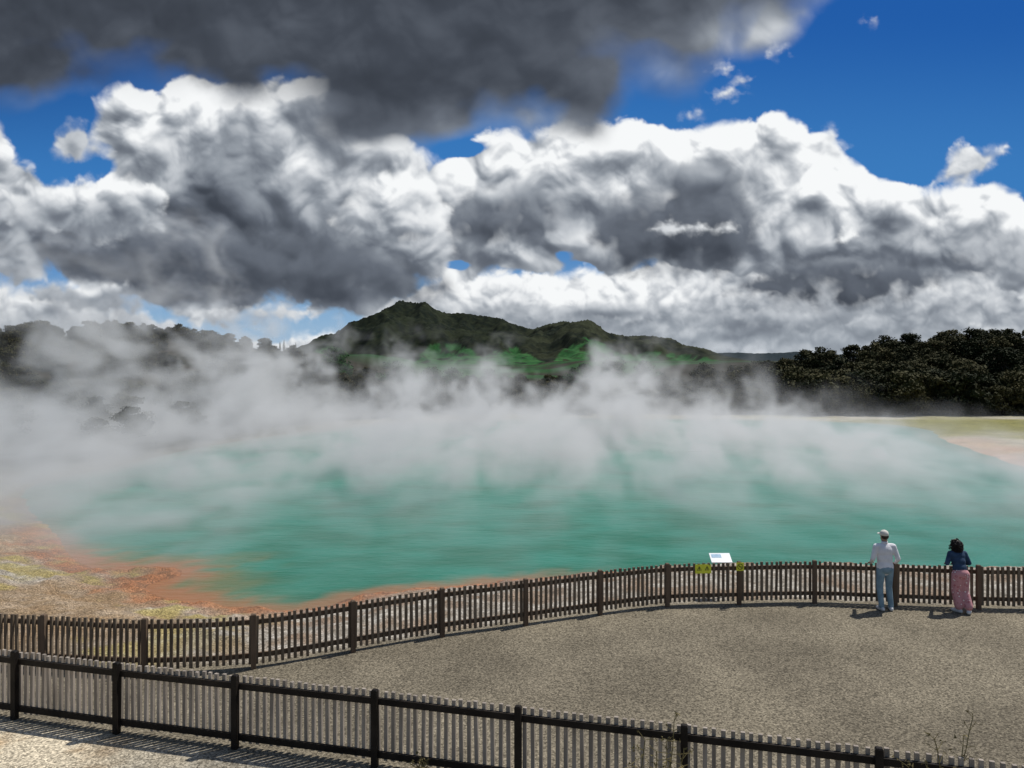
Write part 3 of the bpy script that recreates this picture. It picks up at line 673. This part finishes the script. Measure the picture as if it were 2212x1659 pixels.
def head(parent,c,yaw,skin,hair):
    cy,sy=math.cos(yaw),math.sin(yaw); c=np.array(c,float)
    def R(p): return c+np.array([p[0]*cy-p[1]*sy,p[0]*sy+p[1]*cy,p[2]])
    P=[('e',c+np.array([0,0,.02]),(.076,.092,.098),0),('e',R((0,.03,-.05)),(.055,.058,.062),0),('c',R((0,.092,.012)),R((0,.108,-.018)),.009,.013,0),
       ('c',R((-.078,-.004,.018)),R((-.074,-.002,-.022)),.013,.009,0),('c',R((.078,-.004,.018)),R((.074,-.002,-.022)),.013,.009,0),
       ('c',R((-.02,.086,-.048)),R((.02,.086,-.048)),.008,.008,0),('c',R((0,-.01,-.06)),R((0,-.02,-.17)),.055,.060,0)]
    h=remeshed('head',P,[skin],.008,parent,3)
    for sgn in(-1,1):
        V,F=ellipsoid(R((.031*sgn,.084,.012)),(.012,.010,.008),10,6); new_mesh_obj('eye',V,F,[M_blk],parent,True)
    return R
# --- man
man=empty('man',(8.23,16.75,0))
P=[]
hipL,hipR=(-.085,0,.92),(.09,0,.92)
P+=[('c',hipL,(-.105,.03,.50),.098,.068,1),('c',(-.105,.03,.50),(-.085,-.02,.10),.070,.058,1),
    ('c',hipR,(.10,.035,.50),.098,.068,1),('c',(.10,.035,.50),(.125,-.01,.10),.070,.058,1),
    ('e',(0,-.015,.93),(.165,.125,.13),1),
    ('e',(0,.0,.97),(.185,.130,.19),0),('e',(0,.015,1.15),(.175,.125,.20),0),('e',(0,.02,1.31),(.195,.125,.17),0),
    ('c',(-.155,.02,1.41),(.155,.02,1.41),.068,.068,0),('c',(0,.02,1.42),(0,.025,1.50),.072,.058,0),
    ('c',(-.19,.02,1.405),(-.265,.0,1.14),.066,.052,0),('c',(-.265,.0,1.14),(-.20,.22,1.02),.052,.038,0),
    ('c',(.19,.02,1.405),(.275,-.03,1.14),.066,.052,0),('c',(.275,-.03,1.14),(.335,.20,1.00),.052,.038,0)]
shoe(P,(-.085,-.02),(-.15,1),2); shoe(P,(.125,-.01),(.25,1),2)
remeshed('body',P,[M_shirt,M_jean,M_shoe],.014,man,4)
hand('hand_l',man,(-.195,.235,1.01),(.15,.9,-.35),(0,-.3,-1),M_skin,-1); hand('hand_r',man,(.338,.215,.995),(.05,.9,-.35),(0,-.3,-1),M_skin,1)
R=head(man,(0,.04,1.63),.25,M_skin,M_hairb)
remeshed('hair',[('e',R((0,-.022,.0)),(.082,.082,.075),0)],[M_hairb],.01,man,2)
remeshed('cap',[('e',R((0,-.005,.055)),(.088,.104,.085),0),('c',R((0,-.004,.137)),R((0,-.004,.140)),.009,.008,0),('c',R((-.03,.10,.045)),R((.03,.10,.045)),.018,.018,0),('e',R((0,.12,.036)),(.070,.075,.012),0)],[M_cap],.008,man,2)
V,F=[],[]
for k in range(20):
    t=2*math.pi*k/20
    for z,r in((1.485,.066),(1.525,.070),(1.520,.060)): V.append((r*math.cos(t),.025+r*math.sin(t)*.95,z))
for k in range(20):
    for j in range(2): F.append((3*k+j,3*((k+1)%20)+j,3*((k+1)%20)+j+1,3*k+j+1))
new_mesh_obj('collar',V,F,[M_shirt],man,True)
# --- woman, leaning on the fence
wo=empty('woman',(9.80,16.62,0))
P=[('e',(0,-.03,.86),(.165,.135,.13),1),
   ('c',(-.075,-.03,.84),(-.07,.02,.48),.110,.098,1),('c',(-.07,.02,.48),(-.03,-.02,.16),.098,.092,1),
   ('c',(.08,-.03,.84),(.09,-.0,.48),.112,.100,1),('c',(.09,.0,.48),(.12,-.12,.17),.098,.092,1),
   ('e',(0,.0,.97),(.155,.12,.12),0),('e',(0,.04,1.09),(.150,.118,.14),0),('e',(0,.08,1.21),(.165,.115,.13),0),
   ('c',(-.125,.09,1.275),(.125,.09,1.275),.060,.060,0),('c',(0,.09,1.27),(0,.11,1.35),.055,.045,0),
   ('c',(-.155,.09,1.27),(-.245,.05,1.06),.060,.050,0),('c',(-.245,.05,1.06),(-.13,.28,1.0),.050,.038,0),
   ('c',(.155,.09,1.27),(.245,.06,1.06),.060,.050,0),('c',(.245,.06,1.06),(.14,.29,1.0),.050,.038,0),
   ('c',(-.03,-.02,.16),(-.03,-.02,.09),.045,.035,3),('c',(.12,-.12,.17),(.125,-.13,.09),.045,.035,3)]
shoe(P,(-.03,-.02),(-.5,1),2,.92); shoe(P,(.125,-.13),(.6,.8),2,.92)
remeshed('body',P,[M_jacket,M_flower,M_shoe,M_skin2],.014,wo,4)
hand('hand_l',wo,(-.125,.295,.99),(.4,.8,-.1),(0,-.3,-1),M_skin2,-1); hand('hand_r',wo,(.135,.30,.99),(-.4,.8,-.1),(0,-.3,-1),M_skin2,1)
R=head(wo,(-.01,.14,1.455),-.15,M_skin2,M_hair)
r=np.random.default_rng(5);V=[];F=[]
def curl(c,rad,V,F):
    tr=.011; seg=10
    ax=r.normal(size=3);ax/=np.linalg.norm(ax);u=np.cross(ax,[.2,.4,.9]);u/=np.linalg.norm(u);v=np.cross(ax,u);pr=None
    for k in range(seg):
        t=k/seg*2*math.pi*1.2; q=c+u*math.cos(t)*rad+v*math.sin(t)*rad+ax*(k/seg-.5)*.03
        if pr is not None: cone_branch(V,F,pr,q,tr*.7,tr*.7,4)
        pr=q
for i in range(260):
    d=r.normal(size=3);d/=np.linalg.norm(d)
    if d[1]>.35 and d[2]<.45: d[1]*=-1
    c=np.array(R((0,-.035,-.035)))+d*np.array([.128,.105,.150])*r.uniform(.75,1.0)*(1+ .12*(d[2]<0)); curl(c,r.uniform(.014,.028),V,F)
new_mesh_obj('curly_hair',V,F,[M_hair],wo,True)
remeshed('hair_volume',[('e',R((0,-.035,-.005)),(.108,.092,.120),0),('e',R((0,-.05,-.09)),(.115,.075,.085),0)],[M_hair],.01,wo,2)
print('people',time.time()-T0)
# ------------------------------------------------------------ steam (real volume over the pool)
def build_steam():
    me=bpy.data.meshes.new('steam'); ob=bpy.data.objects.new('steam',me); COL.objects.link(ob)
    m=bpy.data.materials.new('steam'); m.use_nodes=True; nt=m.node_tree; nt.nodes.clear()
    o=nt.nodes.new('ShaderNodeOutputMaterial'); pv=nt.nodes.new('ShaderNodeVolumeScatter')
    at=nt.nodes.new('ShaderNodeAttribute'); at.attribute_name='density'
    pv.inputs['Color'].default_value=(.99,.99,.99,1); pv.inputs['Anisotropy'].default_value=.25
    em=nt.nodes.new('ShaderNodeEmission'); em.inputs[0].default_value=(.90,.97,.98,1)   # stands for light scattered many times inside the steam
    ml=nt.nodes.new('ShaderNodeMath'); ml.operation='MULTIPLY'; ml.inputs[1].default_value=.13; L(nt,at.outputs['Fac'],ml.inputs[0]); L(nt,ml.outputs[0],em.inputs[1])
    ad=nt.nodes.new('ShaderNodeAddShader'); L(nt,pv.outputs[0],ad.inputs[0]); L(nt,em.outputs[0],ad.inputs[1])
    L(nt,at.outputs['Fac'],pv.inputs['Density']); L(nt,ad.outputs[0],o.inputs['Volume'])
    try: m.cycles.volume_step_rate=2.5
    except Exception as ex: print(ex)
    ng=bpy.data.node_groups.new('steam_field','GeometryNodeTree')
    ng.interface.new_socket('Geometry',in_out='INPUT',socket_type='NodeSocketGeometry'); ng.interface.new_socket('Geometry',in_out='OUTPUT',socket_type='NodeSocketGeometry')
    N=ng.nodes; out=N.new('NodeGroupOutput')
    def ln(a,b): ng.links.new(a,b)
    def M(op,a,b=None,c=None,clamp=False):
        n=N.new('ShaderNodeMath'); n.operation=op; n.use_clamp=clamp
        for i,v in enumerate((a,b,c)):
            if v is None: continue
            if isinstance(v,(int,float)): n.inputs[i].default_value=v
            else: ln(v,n.inputs[i])
        return n.outputs[0]
    def SS(v,a,b,lo=0,hi=1):
        n=N.new('ShaderNodeMapRange'); n.interpolation_type='SMOOTHSTEP'
        ln(v,n.inputs[0]); n.inputs[1].default_value=a;n.inputs[2].default_value=b;n.inputs[3].default_value=lo;n.inputs[4].default_value=hi
        return n.outputs[0]
    pos=N.new('GeometryNodeInputPosition'); sp=N.new('ShaderNodeSeparateXYZ'); ln(pos.outputs[0],sp.inputs[0]); x,y,z=sp.outputs
    def noise(scale,off,vec=None,detail=3,rough=.5,dist=0):
        vm=N.new('ShaderNodeVectorMath'); vm.operation='MULTIPLY_ADD'; ln(vec if vec is not None else pos.outputs[0],vm.inputs[0]); vm.inputs[1].default_value=scale; vm.inputs[2].default_value=off
        n=N.new('ShaderNodeTexNoise'); n.inputs['Scale'].default_value=1; n.inputs['Detail'].default_value=detail; n.inputs['Roughness'].default_value=rough; n.inputs['Distortion'].default_value=dist
        ln(vm.outputs[0],n.inputs['Vector']); return n.outputs[0]
    h=M('ADD',z,1.0)
    nl=noise((.15,.050,0.07),(3.1,7.7,2.2),detail=3)
    plume=SS(nl,.40,.64,.34,1.55)
    hx=M('MULTIPLY',SS(x,-30,-10,16.0,6.0),SS(x,10,30,1.0,.34))
    hy=SS(y,22,52,.52,1.0)
    Hs=M('MULTIPLY',M('MULTIPLY',hx,hy),plume)
    v=M('SUBTRACT',1.0,M('DIVIDE',h,Hs),clamp=True)
    n3=noise((.27,.12,.27),(1,2,3),detail=7,rough=.58,dist=1.3)
    thr=M('MULTIPLY_ADD',M('SUBTRACT',1.0,v),.14,.43)
    puff=M('MULTIPLY',M('SUBTRACT',n3,thr),9.5,clamp=True)
    ym=SS(y,22,54,.08,1.0)
    lb=M('MULTIPLY',SS(x,-7,-14),SS(y,17,23)); ym=M('MAXIMUM',ym,M('MULTIPLY',lb,1.0))
    rb=M('MULTIPLY',SS(x,0,10),SS(y,25,36)); ym=M('MAXIMUM',ym,M('MULTIPLY',rb,.55))
    d1=M('MULTIPLY',M('MULTIPLY',puff,M('POWER',v,.45)),M('MULTIPLY',ym,.19))
    low=M('MULTIPLY',M('EXPONENT',M('MULTIPLY',h,-.9)),M('MULTIPLY',ym,.072))
    d=M('ADD',d1,M('MULTIPLY',low,SS(noise((.22,.11,.2),(5,5,5),detail=4),.38,.62,.12,1.5)))
    ex=M('DIVIDE',M('SUBTRACT',x,2.0),45.0); ey=M('DIVIDE',M('SUBTRACT',y,55.0),39.0)
    rr=M('SQRT',M('ADD',M('MULTIPLY',ex,ex),M('MULTIPLY',ey,ey)))
    d=M('MULTIPLY',d,SS(rr,1.08,.86))
    d=M('MULTIPLY',d,SS(x,24,36,1.0,.25))
    d=M('SUBTRACT',d,.0012); d=M('MAXIMUM',d,0.0)
    vc=N.new('GeometryNodeVolumeCube')
    ln(d,vc.inputs['Density']); vc.inputs['Background'].default_value=0
    vc.inputs['Min'].default_value=(-46,15,-1.0); vc.inputs['Max'].default_value=(47,95,17.0)
    vc.inputs['Resolution X'].default_value=290; vc.inputs['Resolution Y'].default_value=190; vc.inputs['Resolution Z'].default_value=72
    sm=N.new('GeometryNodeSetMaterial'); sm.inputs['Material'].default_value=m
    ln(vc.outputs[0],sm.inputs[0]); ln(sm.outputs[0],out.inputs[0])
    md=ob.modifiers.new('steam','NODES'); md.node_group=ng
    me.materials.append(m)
build_steam()
print('done',time.time()-T0)
